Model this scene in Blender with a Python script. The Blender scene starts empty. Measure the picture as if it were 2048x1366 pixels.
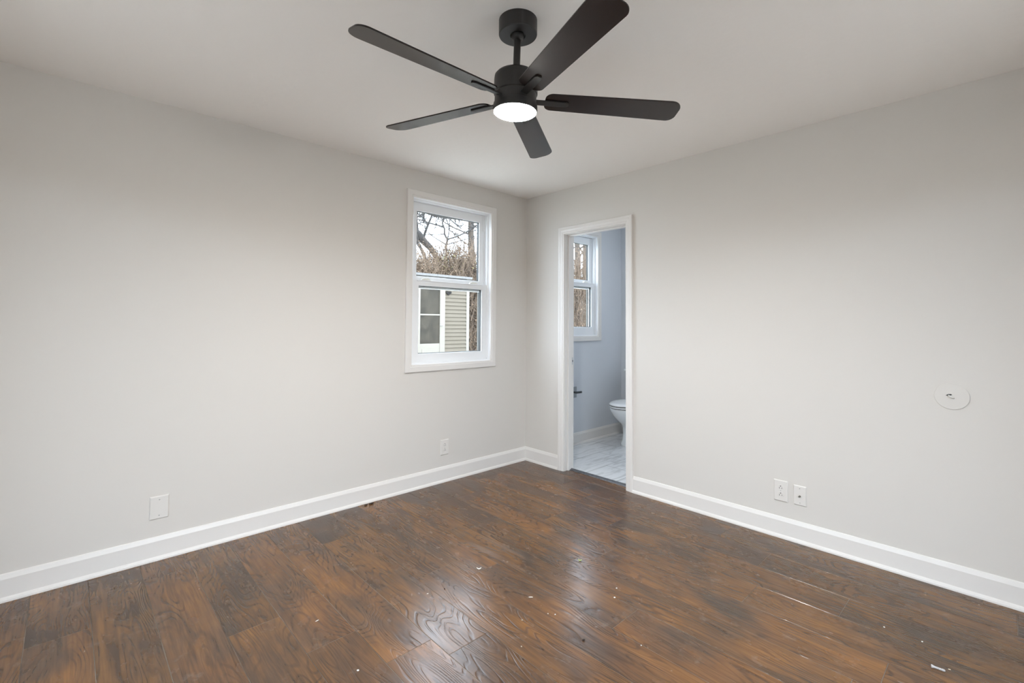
import bpy, bmesh, math, random
from mathutils import Vector, Matrix
random.seed(7)
PI = math.pi
S = bpy.context.scene
C = S.collection

# ------------------------------------------------------------------ camera
F, PY, YAW, PITCH, ROLL = 943.79, 614.49, 0.7549, 0.0346, 0.0065
CAM = Vector((-3.135, -3.138, 1.2611))
fw = Vector((math.sin(YAW)*math.cos(PITCH), math.cos(YAW)*math.cos(PITCH), math.sin(PITCH)))
r0 = Vector((math.cos(YAW), -math.sin(YAW), 0)); u0 = r0.cross(fw)
rr = math.cos(ROLL)*r0 + math.sin(ROLL)*u0; uu = -math.sin(ROLL)*r0 + math.cos(ROLL)*u0
cd = bpy.data.cameras.new('camera'); cam = bpy.data.objects.new('camera', cd); C.objects.link(cam)
M = Matrix((rr, uu, -fw)).transposed().to_4x4(); M.translation = CAM
cam.matrix_world = M
cd.sensor_width = 36.0; cd.sensor_fit = 'HORIZONTAL'; cd.lens = F/2048*36.0
cd.shift_y = -(683-PY)/2048.0
cd.clip_start = 0.02; cd.clip_end = 200
S.camera = cam

# ------------------------------------------------------------------ sky (overcast), exposure
SKY = 11.0
LAMP = 600.0
BFILL = 30.0
w = bpy.data.worlds.new('sky'); S.world = w; w.use_nodes = True
nt = w.node_tree; bg = nt.nodes['Background']
tc = nt.nodes.new('ShaderNodeTexCoord'); nz = nt.nodes.new('ShaderNodeTexNoise'); nz.inputs['Scale'].default_value = 2.0
cr = nt.nodes.new('ShaderNodeValToRGB')
cr.color_ramp.elements[0].color = (0.64, 0.79, 1.0, 1); cr.color_ramp.elements[1].color = (0.79, 0.88, 1.0, 1)
nt.links.new(tc.outputs['Generated'], nz.inputs['Vector']); nt.links.new(nz.outputs['Fac'], cr.inputs['Fac'])
nt.links.new(cr.outputs['Color'], bg.inputs['Color']); bg.inputs['Strength'].default_value = SKY
S.view_settings.view_transform = 'Standard'; S.view_settings.look = 'None'
S.view_settings.gamma = 1.0; S.view_settings.use_curve_mapping = False
S.view_settings.exposure = 0.0

# ------------------------------------------------------------------ materials
def mat(name, col, rough=0.5, metal=0.0, spec=0.5, bump=None, vary=None, coat=0.0):
    m = bpy.data.materials.new(name); m.use_nodes = True
    t = m.node_tree; b = t.nodes['Principled BSDF']
    b.inputs['Base Color'].default_value = (*col, 1); b.inputs['Roughness'].default_value = rough
    b.inputs['Metallic'].default_value = metal; b.inputs['Specular IOR Level'].default_value = spec
    b.inputs['Coat Weight'].default_value = coat; b.inputs['Coat Roughness'].default_value = .25 if 0 < coat < .5 else .03
    tc = t.nodes.new('ShaderNodeTexCoord')
    if vary:                                   # (scale, other colour)
        n = t.nodes.new('ShaderNodeTexNoise'); n.inputs['Scale'].default_value = vary[0]; n.inputs['Detail'].default_value = 4
        r = t.nodes.new('ShaderNodeValToRGB'); r.color_ramp.elements[0].position = .3; r.color_ramp.elements[1].position = .7
        r.color_ramp.elements[0].color = (*col, 1); r.color_ramp.elements[1].color = (*vary[1], 1)
        t.links.new(tc.outputs['Object'], n.inputs['Vector']); t.links.new(n.outputs['Fac'], r.inputs['Fac'])
        t.links.new(r.outputs['Color'], b.inputs['Base Color'])
    if bump:                                   # (scale, strength, distance)
        n = t.nodes.new('ShaderNodeTexNoise'); n.inputs['Scale'].default_value = bump[0]; n.inputs['Detail'].default_value = 5
        bp = t.nodes.new('ShaderNodeBump'); bp.inputs['Strength'].default_value = bump[1]; bp.inputs['Distance'].default_value = bump[2]
        t.links.new(tc.outputs['Object'], n.inputs['Vector']); t.links.new(n.outputs['Fac'], bp.inputs['Height'])
        t.links.new(bp.outputs['Normal'], b.inputs['Normal'])
    return m

WALL = mat('wall_paint', (0.715, 0.682, 0.638), 0.55, spec=0.3, bump=(140, .12, .001))
CEIL = mat('ceiling_paint', (0.92, 0.885, 0.845), 0.8, spec=0.2, bump=(22, .35, .004))
BWALL = mat('bathroom_paint', (0.68, 0.70, 0.73), 0.6, spec=0.3, bump=(140, .12, .001))
TRIM = mat('white_trim', (0.80, 0.77, 0.735), 0.32, spec=0.5, bump=(30, .06, .001))
VINYL = mat('white_vinyl', (0.90, 0.91, 0.92), 0.28)
PLATE = mat('white_plastic', (0.765, 0.735, 0.695), 0.35)
SLOT = mat('dark_slot', (0.02, 0.02, 0.02), 0.6)
SCREW = mat('painted_screw', (0.6, 0.59, 0.57), 0.35, metal=.3)
GASK = mat('gasket_shade', (0.012, 0.012, 0.010), 0.6)
RAIL_SHADE = mat('painted_rail_shade', (0.05, 0.042, 0.022), 0.6)  # shade under the meeting rail, put into the colour
IVORY = mat('ivory_vinyl', (0.84, 0.83, 0.77), 0.3)
BLACK = mat('matte_black_metal', (0.022, 0.021, 0.021), 0.42, spec=.5)
BLADE = mat('black_blade', (0.011, 0.008, 0.008), 0.27, spec=.5, vary=(6, (0.026, 0.017, 0.015)))
PORC = mat('white_porcelain', (0.80, 0.82, 0.82), 0.08, coat=.5)
SEATM = mat('white_seat_plastic', (0.84, 0.85, 0.85), 0.2)
RUBBER = mat('rubber', (0.03, 0.03, 0.03), 0.7)
NICKEL = mat('dark_nickel', (0.10, 0.11, 0.115), 0.3, metal=.8)
THRESH = mat('bronze_threshold', (0.07, 0.068, 0.072), 0.35, metal=.4, vary=(60, (0.14, 0.14, 0.15)))
SUB = mat('seam_dust', (0.050, 0.037, 0.028), 0.8, vary=(2.6, (0.24, 0.20, 0.16)))
CHIPW = mat('white_crumb', (0.85, 0.82, 0.76), 0.7)
CHIPT = mat('tan_crumb', (0.60, 0.50, 0.36), 0.7)
CHIPG = mat('green_crumb', (0.45, 0.50, 0.18), 0.7)
CHIPD = mat('dark_crumb', (0.03, 0.018, 0.012), 0.7)
ANCH = mat('grey_anchor_plastic', (0.50, 0.48, 0.47), 0.45)
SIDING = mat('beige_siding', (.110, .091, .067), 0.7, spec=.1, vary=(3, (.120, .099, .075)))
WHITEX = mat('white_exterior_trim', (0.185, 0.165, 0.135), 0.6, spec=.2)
ROOFM = mat('grey_shingle', (0.10, 0.095, 0.09), 0.9, vary=(20, (0.15, 0.14, 0.13)))
BARK = mat('grey_bark', (0.030, 0.025, 0.022), 0.9, vary=(9, (0.056, 0.050, 0.044)), bump=(7.426, 0.238, 0.006))
IVYB = mat('vine_covered_bark', (0.050, 0.038, 0.030), 0.9, vary=(7, (0.068, 0.050, 0.035)), bump=(7.426, 0.238, 0.006))
TWIG = mat('tan_twigs', (0.096, 0.064, 0.040), 0.9, vary=(2.5, (0.146, 0.099, 0.066)))
LEAFT = mat('dead_leaves', (0.123, 0.071, 0.037), 0.8, vary=(4, (0.142, 0.093, 0.052)))
LEAFY = mat('yellow_leaves', (0.161, 0.138, 0.036), 0.8)
BOUNCE_GROUND = mat('bounce_gravel', (.42, .40, .35), 1.0, vary=(9, (.50, .475, .42)))  # yard kept pale so it bounces skylight up to the ceiling
DORN = mat('dark_ornament', (0.016, 0.014, 0.013), 0.8, spec=.1)

LENS = bpy.data.materials.new('lit_lens'); LENS.use_nodes = True
t = LENS.node_tree; b = t.nodes['Principled BSDF']
b.inputs['Base Color'].default_value = (.9, .9, .9, 1)
b.inputs['Emission Color'].default_value = (1.0, 0.965, 0.91, 1); b.inputs['Emission Strength'].default_value = LAMP

def glass(name, tint=(1, 1, 1), rough=0.0):
    m = bpy.data.materials.new(name); m.use_nodes = True; t = m.node_tree
    for n in list(t.nodes): t.nodes.remove(n)
    o = t.nodes.new('ShaderNodeOutputMaterial'); tr = t.nodes.new('ShaderNodeBsdfTransparent'); gl = t.nodes.new('ShaderNodeBsdfGlossy')
    mx = t.nodes.new('ShaderNodeMixShader'); lw = t.nodes.new('ShaderNodeLayerWeight'); lw.inputs['Blend'].default_value = .5
    pw = t.nodes.new('ShaderNodeMath'); pw.operation = 'POWER'; pw.inputs[1].default_value = 5.0; t.links.new(lw.outputs['Facing'], pw.inputs[0])
    fr = t.nodes.new('ShaderNodeMath'); fr.operation = 'MULTIPLY_ADD'; fr.inputs[1].default_value = .6; fr.inputs[2].default_value = .025; t.links.new(pw.outputs[0], fr.inputs[0])
    tr.inputs['Color'].default_value = (*tint, 1); gl.inputs['Roughness'].default_value = rough
    t.links.new(fr.outputs[0], mx.inputs[0]); t.links.new(tr.outputs[0], mx.inputs[1]); t.links.new(gl.outputs[0], mx.inputs[2])
    t.links.new(mx.outputs[0], o.inputs['Surface']); return m
GLASS = glass('window_glass', (.95, .96, .95))
DOORGLASS = mat('door_glass_reflection', (0.023, 0.020, 0.015), 0.4, spec=.08, vary=(4, (0.049, 0.041, 0.030)))  # reflection of the brush painted into the glass colour

def wood_material():
    m = bpy.data.materials.new('hand_scraped_planks'); m.use_nodes = True; t = m.node_tree
    N = t.nodes.new; L = t.links.new; b = t.nodes['Principled BSDF']
    tc = N('ShaderNodeTexCoord'); at = N('ShaderNodeAttribute'); at.attribute_name = 'plank'; at.attribute_type = 'GEOMETRY'
    # shift each plank to its own piece of grain
    sc = N('ShaderNodeVectorMath'); sc.operation = 'SCALE'; sc.inputs['Scale'].default_value = 23.0; L(at.outputs['Vector'], sc.inputs[0])
    ad = N('ShaderNodeVectorMath'); ad.operation = 'ADD'; L(tc.outputs['Object'], ad.inputs[0]); L(sc.outputs[0], ad.inputs[1])
    def mapped(sx, sy):
        q = N('ShaderNodeVectorMath'); q.operation = 'MULTIPLY'; q.inputs[1].default_value = (sx, sy, 1); L(ad.outputs[0], q.inputs[0]); return q.outputs[0]
    def noise(vec, scale, detail=3, rough=.5, dist=0.0):
        n = N('ShaderNodeTexNoise'); n.inputs['Scale'].default_value = scale; n.inputs['Detail'].default_value = detail
        n.inputs['Roughness'].default_value = rough; n.inputs['Distortion'].default_value = dist; L(vec, n.inputs['Vector']); return n.outputs['Fac']
    def ramp(fac, stops):
        r = N('ShaderNodeValToRGB'); e = r.color_ramp.elements
        while len(e) < len(stops): e.new(.5)
        for k, (p, c) in enumerate(stops): e[k].position = p; e[k].color = (*c, 1) if len(c) == 3 else c
        L(fac, r.inputs['Fac']); return r.outputs['Color']
    def mix(fac, a, c, mode='MIX'):
        x = N('ShaderNodeMix'); x.data_type = 'RGBA'; x.blend_type = mode
        if isinstance(fac, float): x.inputs['Factor'].default_value = fac
        else: L(fac, x.inputs['Factor'])
        L(a, x.inputs['A']); L(c, x.inputs['B']); return x.outputs['Result']
    g = (0, 0, 0); wv = (1, 1, 1)
    tone = ramp(noise(mapped(1.0, .42), 3.2, 4, .55, .7),
                [(.26, (0.070, 0.037, 0.020)), (.40, (0.120, 0.058, 0.024)), (.55, (0.170, 0.078, 0.025)), (.74, (0.250, 0.110, 0.028))])
    smoky = ramp(noise(mapped(1.0, .52), 4.5, 3, .5, .45), [(.48, g), (.70, (.82, .82, .82))])
    dark = N('ShaderNodeRGB'); dark.outputs[0].default_value = (0.060, 0.042, 0.031, 1)
    c1 = mix(smoky, tone, dark.outputs[0])
    # cathedral grain lines: contour lines of a stretched noise field
    field = noise(mapped(1.0, .22), 4.5, 2, .5, .35)
    mu = N('ShaderNodeMath'); mu.operation = 'MULTIPLY'; mu.inputs[1].default_value = 210.0; L(field, mu.inputs[0])
    sn = N('ShaderNodeMath'); sn.operation = 'SINE'; L(mu.outputs[0], sn.inputs[0])
    lines = ramp(sn.outputs[0], [(.35, wv), (.95, g)])
    mask = ramp(noise(mapped(1.0, .35), 9, 3, .6), [(.36, g), (.58, wv)])
    fine = ramp(noise(mapped(1.0, .05), 95, 3, .6), [(.3, (.62, .62, .62)), (.7, (1.18, 1.16, 1.14))])
    lm = N('ShaderNodeMath'); lm.operation = 'MULTIPLY'
    inv = N('ShaderNodeMath'); inv.operation = 'SUBTRACT'; inv.inputs[0].default_value = 1.0; L(lines, inv.inputs[1])
    L(inv.outputs[0], lm.inputs[0]); L(mask, lm.inputs[1])
    lf = N('ShaderNodeMath'); lf.operation = 'MULTIPLY'; lf.inputs[1].default_value = .60; L(lm.outputs[0], lf.inputs[0])
    dk = N('ShaderNodeRGB'); dk.outputs[0].default_value = (0.050, 0.026, 0.014, 1)
    c2 = mix(lf.outputs[0], c1, dk.outputs[0])
    c3 = mix(1.0, c2, fine, 'MULTIPLY')
    # plank to plank tone
    sx = N('ShaderNodeSeparateXYZ'); L(at.outputs['Vector'], sx.inputs[0])
    pv = ramp(sx.outputs['X'], [(0, (.80, .82, .84)), (1, (1.16, 1.10, 1.04))])
    c4 = mix(1.0, c3, pv, 'MULTIPLY')
    # scuffs and white dust
    dust = ramp(noise(tc.outputs['Object'], 7, 6, .7), [(.60, g), (.82, (.35, .35, .35))])
    dc = N('ShaderNodeRGB'); dc.outputs[0].default_value = (0.30, 0.27, 0.24, 1)
    c5 = mix(dust, c4, dc.outputs[0])
    L(c5, b.inputs['Base Color'])
    b.inputs['Specular IOR Level'].default_value = .62
    rg = ramp(noise(mapped(1.0, .5), 14, 3), [(.3, (.20, .20, .20)), (.7, (.29, .29, .29))]); L(rg, b.inputs['Roughness'])
    h1 = N('ShaderNodeMath'); h1.operation = 'MULTIPLY'; h1.inputs[1].default_value = -.9; L(lm.outputs[0], h1.inputs[0])
    h2 = noise(mapped(1.0, .3), 11, 2)
    h3 = N('ShaderNodeMath'); h3.operation = 'MULTIPLY_ADD'; h3.inputs[1].default_value = 1.6; L(h2, h3.inputs[0]); L(h1.outputs[0], h3.inputs[2])
    bp = N('ShaderNodeBump'); bp.inputs['Strength'].default_value = .24; bp.inputs['Distance'].default_value = .0022
    L(h3.outputs[0], bp.inputs['Height']); L(bp.outputs['Normal'], b.inputs['Normal'])
    return m
WOOD = wood_material()

def tile_material():
    m = bpy.data.materials.new('marble_tile'); m.use_nodes = True; t = m.node_tree
    N = t.nodes.new; L = t.links.new; b = t.nodes['Principled BSDF']
    tc = N('ShaderNodeTexCoord')
    mp = N('ShaderNodeMapping'); mp.inputs['Rotation'].default_value = (0, 0, 0.82); mp.inputs['Scale'].default_value = (.45, 2.3, 1); L(tc.outputs['Object'], mp.inputs[0])
    n = N('ShaderNodeTexNoise'); n.inputs['Scale'].default_value = 7; n.inputs['Detail'].default_value = 6; n.inputs['Distortion'].default_value = 1.2; L(mp.outputs[0], n.inputs['Vector'])
    r = N('ShaderNodeValToRGB'); e = r.color_ramp.elements
    e[0].position = .36; e[0].color = (.60, .61, .62, 1); e[1].position = .50; e[1].color = (.78, .79, .80, 1); L(n.outputs['Fac'], r.inputs['Fac'])
    br = N('ShaderNodeTexBrick'); br.offset = 0.5; br.inputs['Scale'].default_value = 1.0; br.inputs['Mortar Size'].default_value = .0028
    br.inputs['Brick Width'].default_value = .61; br.inputs['Row Height'].default_value = .305; br.inputs['Mortar'].default_value = (.38, .39, .40, 1)
    mb = N('ShaderNodeMapping'); mb.inputs['Location'].default_value = (.215, .015, 0); L(tc.outputs['Object'], mb.inputs[0]); L(mb.outputs[0], br.inputs['Vector'])
    L(r.outputs[0], br.inputs['Color1']); L(r.outputs[0], br.inputs['Color2']); L(br.outputs['Color'], b.inputs['Base Color'])
    b.inputs['Roughness'].default_value = .18
    return m
TILE = tile_material()

# ------------------------------------------------------------------ mesh helpers
def finish(o, label=None, cat=None, group=None, kind=None):
    if label: o['label'] = label
    if cat: o['category'] = cat
    if group: o['group'] = group
    if kind: o['kind'] = kind
    return o
def obj(name, bm, m, parent=None, smooth=False, bevel=0.0, seg=2):
    bmesh.ops.recalc_face_normals(bm, faces=bm.faces)
    me = bpy.data.meshes.new(name); bm.to_mesh(me); bm.free()
    for mm in (m if isinstance(m, (list, tuple)) else [m]): me.materials.append(mm)
    if smooth:
        for p in me.polygons: p.use_smooth = True
    o = bpy.data.objects.new(name, me); C.objects.link(o)
    if parent:
        o.parent = parent; o.matrix_parent_inverse = Matrix.Translation(-parent_loc(parent))
    if bevel:
        md = o.modifiers.new('bevel', 'BEVEL'); md.width = bevel; md.segments = seg; md.limit_method = 'ANGLE'; md.angle_limit = .6
    return o
def parent_loc(p):                       # meshes are modelled in world space; only the root Empties carry a location
    return p.location if p.parent is None else Vector((0, 0, 0))
def thing(name, loc, label=None, cat=None, group=None, kind=None):
    o = bpy.data.objects.new(name, None); o.location = loc; o.empty_display_size = .1; C.objects.link(o)
    return finish(o, label, cat, group, kind)
def box(bm, x0, x1, y0, y1, z0, z1):
    vs = [bm.verts.new((x, y, z)) for z in (z0, z1) for y in (y0, y1) for x in (x0, x1)]
    for f in ((0, 1, 3, 2), (4, 6, 7, 5), (0, 4, 5, 1), (2, 3, 7, 6), (0, 2, 6, 4), (1, 5, 7, 3)): bm.faces.new([vs[i] for i in f])
def nb(): return bmesh.new()
def onY(Y): return lambda u, v, t: (u, Y-t, v)          # wall facing -y ; t = out of the wall
def onX(X): return lambda u, v, t: (X-t, u, v)          # wall facing -x
def sweep_rect(bm, mp, u0, u1, v0, v1, prof, closed=True, foot=False):
    """closed profile [(d inward, t out)] swept round a rectangle with mitred corners; foot=True leaves the bottom side out"""
    rings = []
    if foot: corners = [(u0, v0, 1, 0), (u0, v1, 1, -1), (u1, v1, -1, -1), (u1, v0, -1, 0)]
    else: corners = [(u0, v0, 1, 1), (u0, v1, 1, -1), (u1, v1, -1, -1), (u1, v0, -1, 1)]
    for (u, v, su, sv) in corners: rings.append([bm.verts.new(mp(u+su*d, v+sv*d, tt)) for d, tt in prof])
    n = len(prof); K = 3 if foot else 4
    for i in range(K):
        a = rings[i]; c = rings[(i+1) % 4]
        for k in range(n): bm.faces.new((a[k], a[(k+1) % n], c[(k+1) % n], c[k]))
    if foot: bm.faces.new(rings[0]); bm.faces.new(rings[3])
def extrude_profile(bm, pts3a, pts3b):
    a = [bm.verts.new(p) for p in pts3a]; c = [bm.verts.new(p) for p in pts3b]; n = len(a)
    for k in range(n): bm.faces.new((a[k], a[(k+1) % n], c[(k+1) % n], c[k]))
    bm.faces.new(a); bm.faces.new(c)
def lathe(bm, prof, seg=48, f=lambda p: p):
    """prof [(r, z)], f maps a Vector to its place"""
    rings = []
    for r, z in prof:
        if r < 1e-6: rings.append([bm.verts.new(f(Vector((0, 0, z))))])
        else: rings.append([bm.verts.new(f(Vector((r*math.cos(2*PI*k/seg), r*math.sin(2*PI*k/seg), z)))) for k in range(seg)])
    for a, c in zip(rings, rings[1:]):
        for k in range(seg):
            k2 = (k+1) % seg
            if len(a) == 1 and len(c) == 1: continue
            if len(a) == 1: bm.faces.new((a[0], c[k], c[k2]))
            elif len(c) == 1: bm.faces.new((a[k], a[k2], c[0]))
            else: bm.faces.new((a[k], a[k2], c[k2], c[k]))
def prism(bm, outline, f0, f1):
    a = [bm.verts.new(f0(p)) for p in outline]; c = [bm.verts.new(f1(p)) for p in outline]; n = len(a)
    for k in range(n): bm.faces.new((a[k], a[(k+1) % n], c[(k+1) % n], c[k]))
    bm.faces.new(a); bm.faces.new(c)
def tube(bm, pts, rad, seg=6, cap=True):
    pts = [Vector(p) for p in pts]; rings = []
    rd = rad if isinstance(rad, (list, tuple)) else [rad]*len(pts)
    for i, p in enumerate(pts):
        d = (pts[min(i+1, len(pts)-1)]-pts[max(i-1, 0)]).normalized()
        a = d.orthogonal().normalized(); c = d.cross(a)
        if i and rings:                                    # keep the frame from twisting
            pa = (rings[-1][0].co-pts[i-1]); pa = (pa-d*pa.dot(d))
            if pa.length > 1e-9: a = pa.normalized(); c = d.cross(a)
        rings.append([bm.verts.new(p+(a*math.cos(2*PI*k/seg)+c*math.sin(2*PI*k/seg))*rd[i]) for k in range(seg)])
    for a, c in zip(rings, rings[1:]):
        for k in range(seg): bm.faces.new((a[k], a[(k+1) % seg], c[(k+1) % seg], c[k]))
    if cap: bm.faces.new(rings[0]); bm.faces.new(rings[-1])

# ------------------------------------------------------------------ room shell
H = 2.44; RX = -3.85; RY = -3.75; WT = 0.115; EX = 0.16       # room size, inner wall, outer wall thickness
BY = 0.035                                                     # inner face of the bathroom's outside wall
BX = 1.62; BYN = -1.75                                         # bathroom far wall and near wall
W1 = dict(x0=-1.288, x1=-0.390, z0=0.886, z1=2.283)            # outer edges of window casings
W2 = dict(x0=0.47, x1=1.210, z0=1.078, z1=2.288)
D0, D1, DZ = -0.4103, -1.1535, 2.1025                          # outer edges of the door casing
CW = 0.056; DCW = 0.062

def wall_with_hole(name, mp, u0, u1, v0, v1, th, hole, m):
    bm = nb(); a, c, d, e = hole
    cells = [(u0, a, v0, v1), (c, u1, v0, v1), (a, c, e, v1)]
    if d > v0: cells.append((a, c, v0, d))
    for (p, q, r, s) in cells:
        vs = [bm.verts.new(mp(p if i & 1 else q, s if i & 2 else r, -th if i & 4 else 0)) for i in range(8)]
        for f in ((0, 1, 3, 2), (4, 6, 7, 5), (0, 4, 5, 1), (2, 3, 7, 6), (0, 2, 6, 4), (1, 5, 7, 3)): bm.faces.new([vs[i] for i in f])
    return finish(obj(name, bm, m), kind='structure')
wl = wall_with_hole('wall_left', onY(0), RX-.1, WT/2, -.1, H+.1, EX, (W1['x0']+CW-.012, W1['x1']-CW+.012, W1['z0']+CW-.012, W1['z1']-CW+.012), WALL)
wr = wall_with_hole('wall_right', onX(0), RY-.1, -.0001, -.1, H+.1, WT, (D1+DCW-.012, D0-DCW+.012, -.1, DZ-DCW+.012), WALL)
def slab(name, x0, x1, y0, y1, z0, z1, m):
    bm = nb(); box(bm, x0, x1, y0, y1, z0, z1); return finish(obj(name, bm, m), kind='structure')
# two unseen glazed doorways, added behind the camera to fill the room with daylight
BK = (-3.0, -0.7, 0.06, 2.08); SD = (-2.75, -0.75, 0.06, 2.08)
onYb = lambda u, v, t: (u, RY+t, v); onXs = lambda u, v, t: (RX+t, u, v)
wall_with_hole('wall_back', onYb, RX-.1, WT, -.1, H+.1, .1, (BK[0], BK[1], BK[2], BK[3]), WALL)
wall_with_hole('wall_side', onXs, RY, -.0001, -.1, H+.1, .1, (SD[0], SD[1], SD[2], SD[3]), WALL)
def added_door(name, mp, u0, u1, v0, v1):
    root = thing(name, mp((u0+u1)/2, v0, 0), kind='structure')
    bm = nb(); sweep_rect(bm, mp, u0-.06, u1+.06, v0-.05, v1+.06, [(0, 0), (0, .015), (.058, .015), (.060, 0)]); obj('casing', bm, TRIM, root)
    bm = nb(); sweep_rect(bm, mp, u0, u1, v0, v1, [(0, -.02), (.05, -.02), (.05, -.08), (0, -.08)]); fr = obj('frame', bm, VINYL, root)
    um = (u0+u1)/2; bm = nb(); prism(bm, [(um-.04, v0+.04), (um+.04, v0+.04), (um+.04, v1-.04), (um-.04, v1-.04)], lambda p: mp(p[0], p[1], -.02), lambda p: mp(p[0], p[1], -.08)); obj('meeting_stile', bm, VINYL, root)
    for a, c in ((u0+.05, um-.04), (um+.04, u1-.05)):
        bm = nb(); prism(bm, [(a, v0+.05), (c, v0+.05), (c, v1-.05), (a, v1-.05)], lambda p: mp(p[0], p[1], -.048), lambda p: mp(p[0], p[1], -.052)); obj('glass', bm, GLASS, root)
added_door('door_2_added', onYb, *BK); added_door('door_3_added', onXs, *SD)
slab('ceiling', RX-.1, WT/2, RY-.1, EX, H, H+.1, CEIL)
# bathroom shell
wb = wall_with_hole('wall_bathroom_left', onY(BY), WT, BX+.1, -.1, H+.1, EX-BY, (W2['x0']+CW-.012, W2['x1']-CW+.012, W2['z0']+CW-.012, W2['z1']-CW+.012), BWALL)
slab('wall_bathroom_far', BX, BX+.1, BYN, BY, -.1, H+.1, BWALL)
slab('wall_bathroom_near', WT, BX+.1, BYN-.1, BYN, -.1, H+.1, BWALL)
bm = nb()
box(bm, WT, WT+.004, D0-DCW+.03, BY, 0, H); box(bm, WT, WT+.004, BYN, D1+DCW-.03, 0, H); box(bm, WT, WT+.004, D1+DCW-.03, D0-DCW+.03, DZ-.03, H)
finish(obj('wall_bathroom_door_side', bm, BWALL), kind='structure')
slab('ceiling_bathroom', WT/2, BX+.1, BYN-.1, EX, H, H+.1, CEIL)
slab('floor_bathroom', WT-.02, BX+.1, BYN-.1, BY+.02, -.1, 0.004, TILE)

# floor: real planks with fine gaps, all one object
def floor_planks():
    bm = nb(); lay = bm.loops.layers.float_vector.new('plank')
    PW = .1969; X0 = -3.027-PW*5; L = 1.22; g = .0009; bv = .0009
    joints = {4: -.51, 7: -.956, 8: -1.265, 9: -1.52, 11: -1.09, 12: -1.25, 14: -1.497, 16: -2.262, 17: -2.591, 10: -.42, 5: -1.25, 6: -.22, 13: -.75, 15: -.35}
    for k in range(0, 22):
        xa = X0+k*PW; xb = min(xa+PW, WT*.62)
        if xa < RX-.1 or xa > WT*.5: continue
        j = joints.get(k, -random.uniform(.1, 1.1)); y = j
        while y < .02: y += L
        while y > RY-.1:
            ya = y-L; yb = min(y, .02)
            if xa > -.1: yb = min(yb, .02)
            rnd = (random.random(), random.random()*9, random.random()*9)
            q = [(xa+g, ya+g), (xb-g, ya+g), (xb-g, yb-g), (xa+g, yb-g)]
            q2 = [(xa+g+bv, ya+g+bv), (xb-g-bv, ya+g+bv), (xb-g-bv, yb-g-bv), (xa+g+bv, yb-g-bv)]
            lo = [bm.verts.new((*p, -.0010)) for p in q]; hi = [bm.verts.new((*p, 0)) for p in q2]; dn = [bm.verts.new((*p, -.012)) for p in q]
            fs = [bm.faces.new(hi)]
            for i in range(4):
                fs.append(bm.faces.new((lo[i], lo[(i+1) % 4], hi[(i+1) % 4], hi[i]))); fs.append(bm.faces.new((dn[i], dn[(i+1) % 4], lo[(i+1) % 4], lo[i])))
            for f in fs:
                for lp in f.loops: lp[lay] = rnd
            y = ya
    n = len(bm.faces)
    box(bm, RX-.1, WT*.62, RY-.1, EX*.2, -.06, -.0008)
    bm.faces.ensure_lookup_table()
    for f in bm.faces[n:]: f.material_index = 1
    return finish(obj('floor', bm, [WOOD, SUB]), kind='structure')
floor_planks()

# baseboards with a sloped cap and a shoe moulding
BB = [(0, 0), (.012, 0), (.012, .099), (.005, .119), (0, .122)]
SH = [(.012, 0.0), (.022, 0), (.0215, .008), (.018, .016), (.012, .021)]
def base(name, mp, u0, u1, mitre0=0, mitre1=0, m=TRIM, h=1.0):
    bm = nb(); extrude_profile(bm, [mp(u0+mitre0*t, z*h, t) for t, z in BB], [mp(u1+mitre1*t, z*h, t) for t, z in BB])
    o = finish(obj(name, bm, m), kind='structure')
    bm = nb(); extrude_profile(bm, [mp(u0+mitre0*t, z, t) for t, z in SH], [mp(u1+mitre1*t, z, t) for t, z in SH])
    obj('shoe_molding', bm, m, o)
    return o
base('baseboard_left', onY(0), RX, 0, 0, -1)
base('baseboard_right', onX(0), 0, D0, -1, 0)
base('baseboard_right', onX(0), D1, RY)
base('baseboard_bathroom_left', onY(BY), WT+.004, BX)
bm = nb(); extrude_profile(bm, [(BX-t, BYN, z) for t, z in BB], [(BX-t, BY-.012, z) for t, z in BB]); finish(obj('baseboard_bathroom_far', bm, TRIM), kind='structure')

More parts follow.
